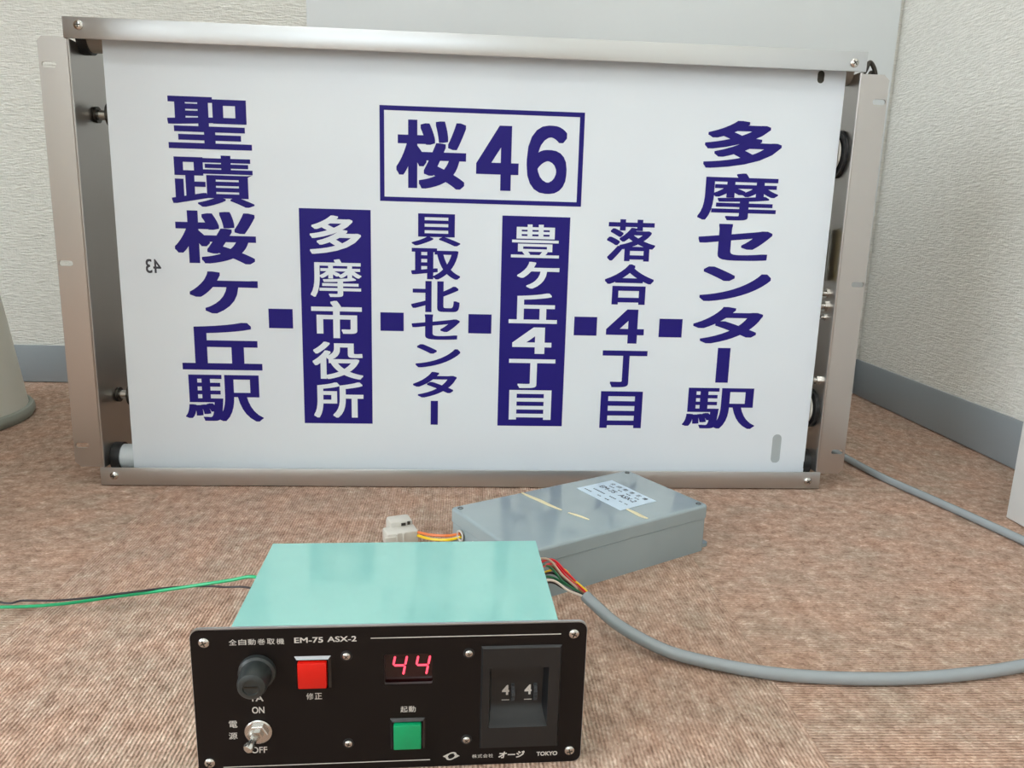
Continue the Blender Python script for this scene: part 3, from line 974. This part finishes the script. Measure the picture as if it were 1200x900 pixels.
MB().tube([Vector(p) - o for p in path], 0.0041, 16, 8).build('cable_sheath', M_CABLE, cbl)
E0 = Vector(path[0]) - o
wires = [(M_REDW, 'red wire', (0.0008, 0.0012, 0.0016), (0.0760, 0.4995, 0.0365), (0.0625, 0.4975, 0.0475), (0.0340, 0.4480, 0.0440)),
         (M_REDW, 'second red wire', (0.0, 0.0004, 0.0006), (0.0770, 0.4975, 0.0330), (0.0645, 0.4970, 0.0445), (0.0370, 0.4480, 0.0420)),
         (M_YEL, 'yellow wire', (0.0020, 0.0014, 0.0018), (0.0815, 0.4985, 0.0310), (0.0700, 0.5030, 0.0380), (0.0340, 0.4480, 0.0380)),
         (M_WW, 'white wire', (-0.0014, -0.0012, 0.0), (0.0760, 0.4885, 0.0285), (0.0630, 0.4860, 0.0375), (0.0380, 0.4480, 0.0390)),
         (M_GRNW, 'dark green wire', (-0.0006, 0.0002, 0.0008), (0.0740, 0.4930, 0.0310), (0.0620, 0.4890, 0.0385), (0.0370, 0.4480, 0.0440)),
         (M_GRNW, 'second dark green wire', (-0.0002, 0.0004, 0.0), (0.0735, 0.4925, 0.0325), (0.0600, 0.4900, 0.0465), (0.0340, 0.4480, 0.0480)),
         (M_BLKW, 'black wire', (0.0, -0.0004, -0.0006), (0.0750, 0.4950, 0.0315), (0.0630, 0.4920, 0.0400), (0.0390, 0.4480, 0.0400)),
         (M_BLKW, 'second black wire', (0.0006, 0.0, 0.0), (0.0740, 0.4900, 0.0290), (0.0620, 0.4870, 0.0355), (0.0360, 0.4480, 0.0350)),
         (M_BRNW, 'brown wire', (0.0, 0.0, 0.0012), (0.0735, 0.4950, 0.0350), (0.0620, 0.4930, 0.0450), (0.0350, 0.4480, 0.0480)),
         (M_PINKW, 'pale brown wire', (-0.0010, 0.0006, 0.0014), (0.0730, 0.4940, 0.0365), (0.0600, 0.4935, 0.0500), (0.0340, 0.4480, 0.0520))]
for m, lab, off, a, b, e in wires:
    pts = [E0 + Vector((0.004, -0.005, -0.0015)) + Vector(off) * 0.6, E0 + Vector(off), Vector(a) - o, Vector(b) - o, Vector(e) + Vector((0, 0, 0.013)) - o]
    x_ = MB().tube(pts, 0.00085, 8).build('core_wire', m, cbl)
    x_['label'] = lab

gw = MB().tube([(-0.100, 0.4480, 0.036), (-0.122, 0.478, 0.037), (-0.1415, 0.4987, 0.034), (-0.1599, 0.5055, 0.028), (-0.1811, 0.5154, 0.02), (-0.2196, 0.5214, 0.011), (-0.2486, 0.5191, 0.008), (-0.2813, 0.5132, 0.006), (-0.3219, 0.513, 0.004), (-0.40, 0.520, 0.0015), (-0.55, 0.53, 0.0015)], 0.0012, 8).build('green_wire', M_TEALW)
tag(gw, 'thin bright green wire running left from behind the controller', 'wire')
bk = MB().tube([(-0.105, 0.4480, 0.028), (-0.130, 0.490, 0.024), (-0.1498, 0.5102, 0.02), (-0.1673, 0.5186, 0.016), (-0.1848, 0.5258, 0.013), (-0.2084, 0.5239, 0.013), (-0.2372, 0.5180, 0.0120), (-0.259, 0.5130, 0.0112), (-0.2811, 0.5105, 0.0103), (-0.305, 0.5120, 0.0095), (-0.3237, 0.5150, 0.0070), (-0.40, 0.560, 0.0015), (-0.55, 0.60, 0.0015)], 0.0008, 8).build('black_wire', M_BLKW)
tag(bk, 'thin blackish wire running left beside the green wire', 'wire')

# ------------------------------------------------------------------ edge things
bn = empty('tapered_pedestal', (-0.713, 0.995, 0))
tag(bn, 'cream tapered round pedestal with grey rubber base ring at the left edge', 'pedestal')
MB().lathe((0, 0, 0.004), (0, 0, 1), [(0, 0.1385), (0.50, 0.075), (0.505, 0.070)], 64).build('pedestal_body', M_CREAM, bn)
MB().lathe((0, 0, 0.0), (0, 0, 1), [(0.0005, 0.138), (0.0005, 0.142), (0.005, 0.1445), (0.010, 0.1445), (0.014, 0.142), (0.0155, 0.1388), (0.014, 0.1370)], 64).build('base_ring', M_RUBBER, bn)
cb = empty('white_cabinet', (0.603, 0.55, 0))
tag(cb, 'white laminate cabinet edge standing at the right edge of the picture', 'cabinet')
MB().box(-0.0575, 0.0575, -0.30, 0.14, 0.001, 0.62, 0.001).build('cabinet_side', M_WHITE, cb)
sc_ = empty('shade_cabinet', (-0.85, 0.65, 0))  # unseen cabinet added to keep light off the left wall and carpet
tag(sc_, 'added brown veneered cabinet, unseen past the left edge, shading the left side', 'cabinet')
MB().box(-0.27, 0.27, -0.15, 0.15, 0.03, 1.08, 0.002).build('shade_cabinet_body', M_WOOD, sc_)
MB().box(-0.255, 0.255, -0.135, 0.135, 0.0, 0.03).build('shade_cabinet_plinth', M_BLACKPL, sc_)
MB().box(-0.28, 0.28, -0.16, 0.16, 1.0805, 1.105, 0.002).build('shade_cabinet_top', M_WOOD, sc_)
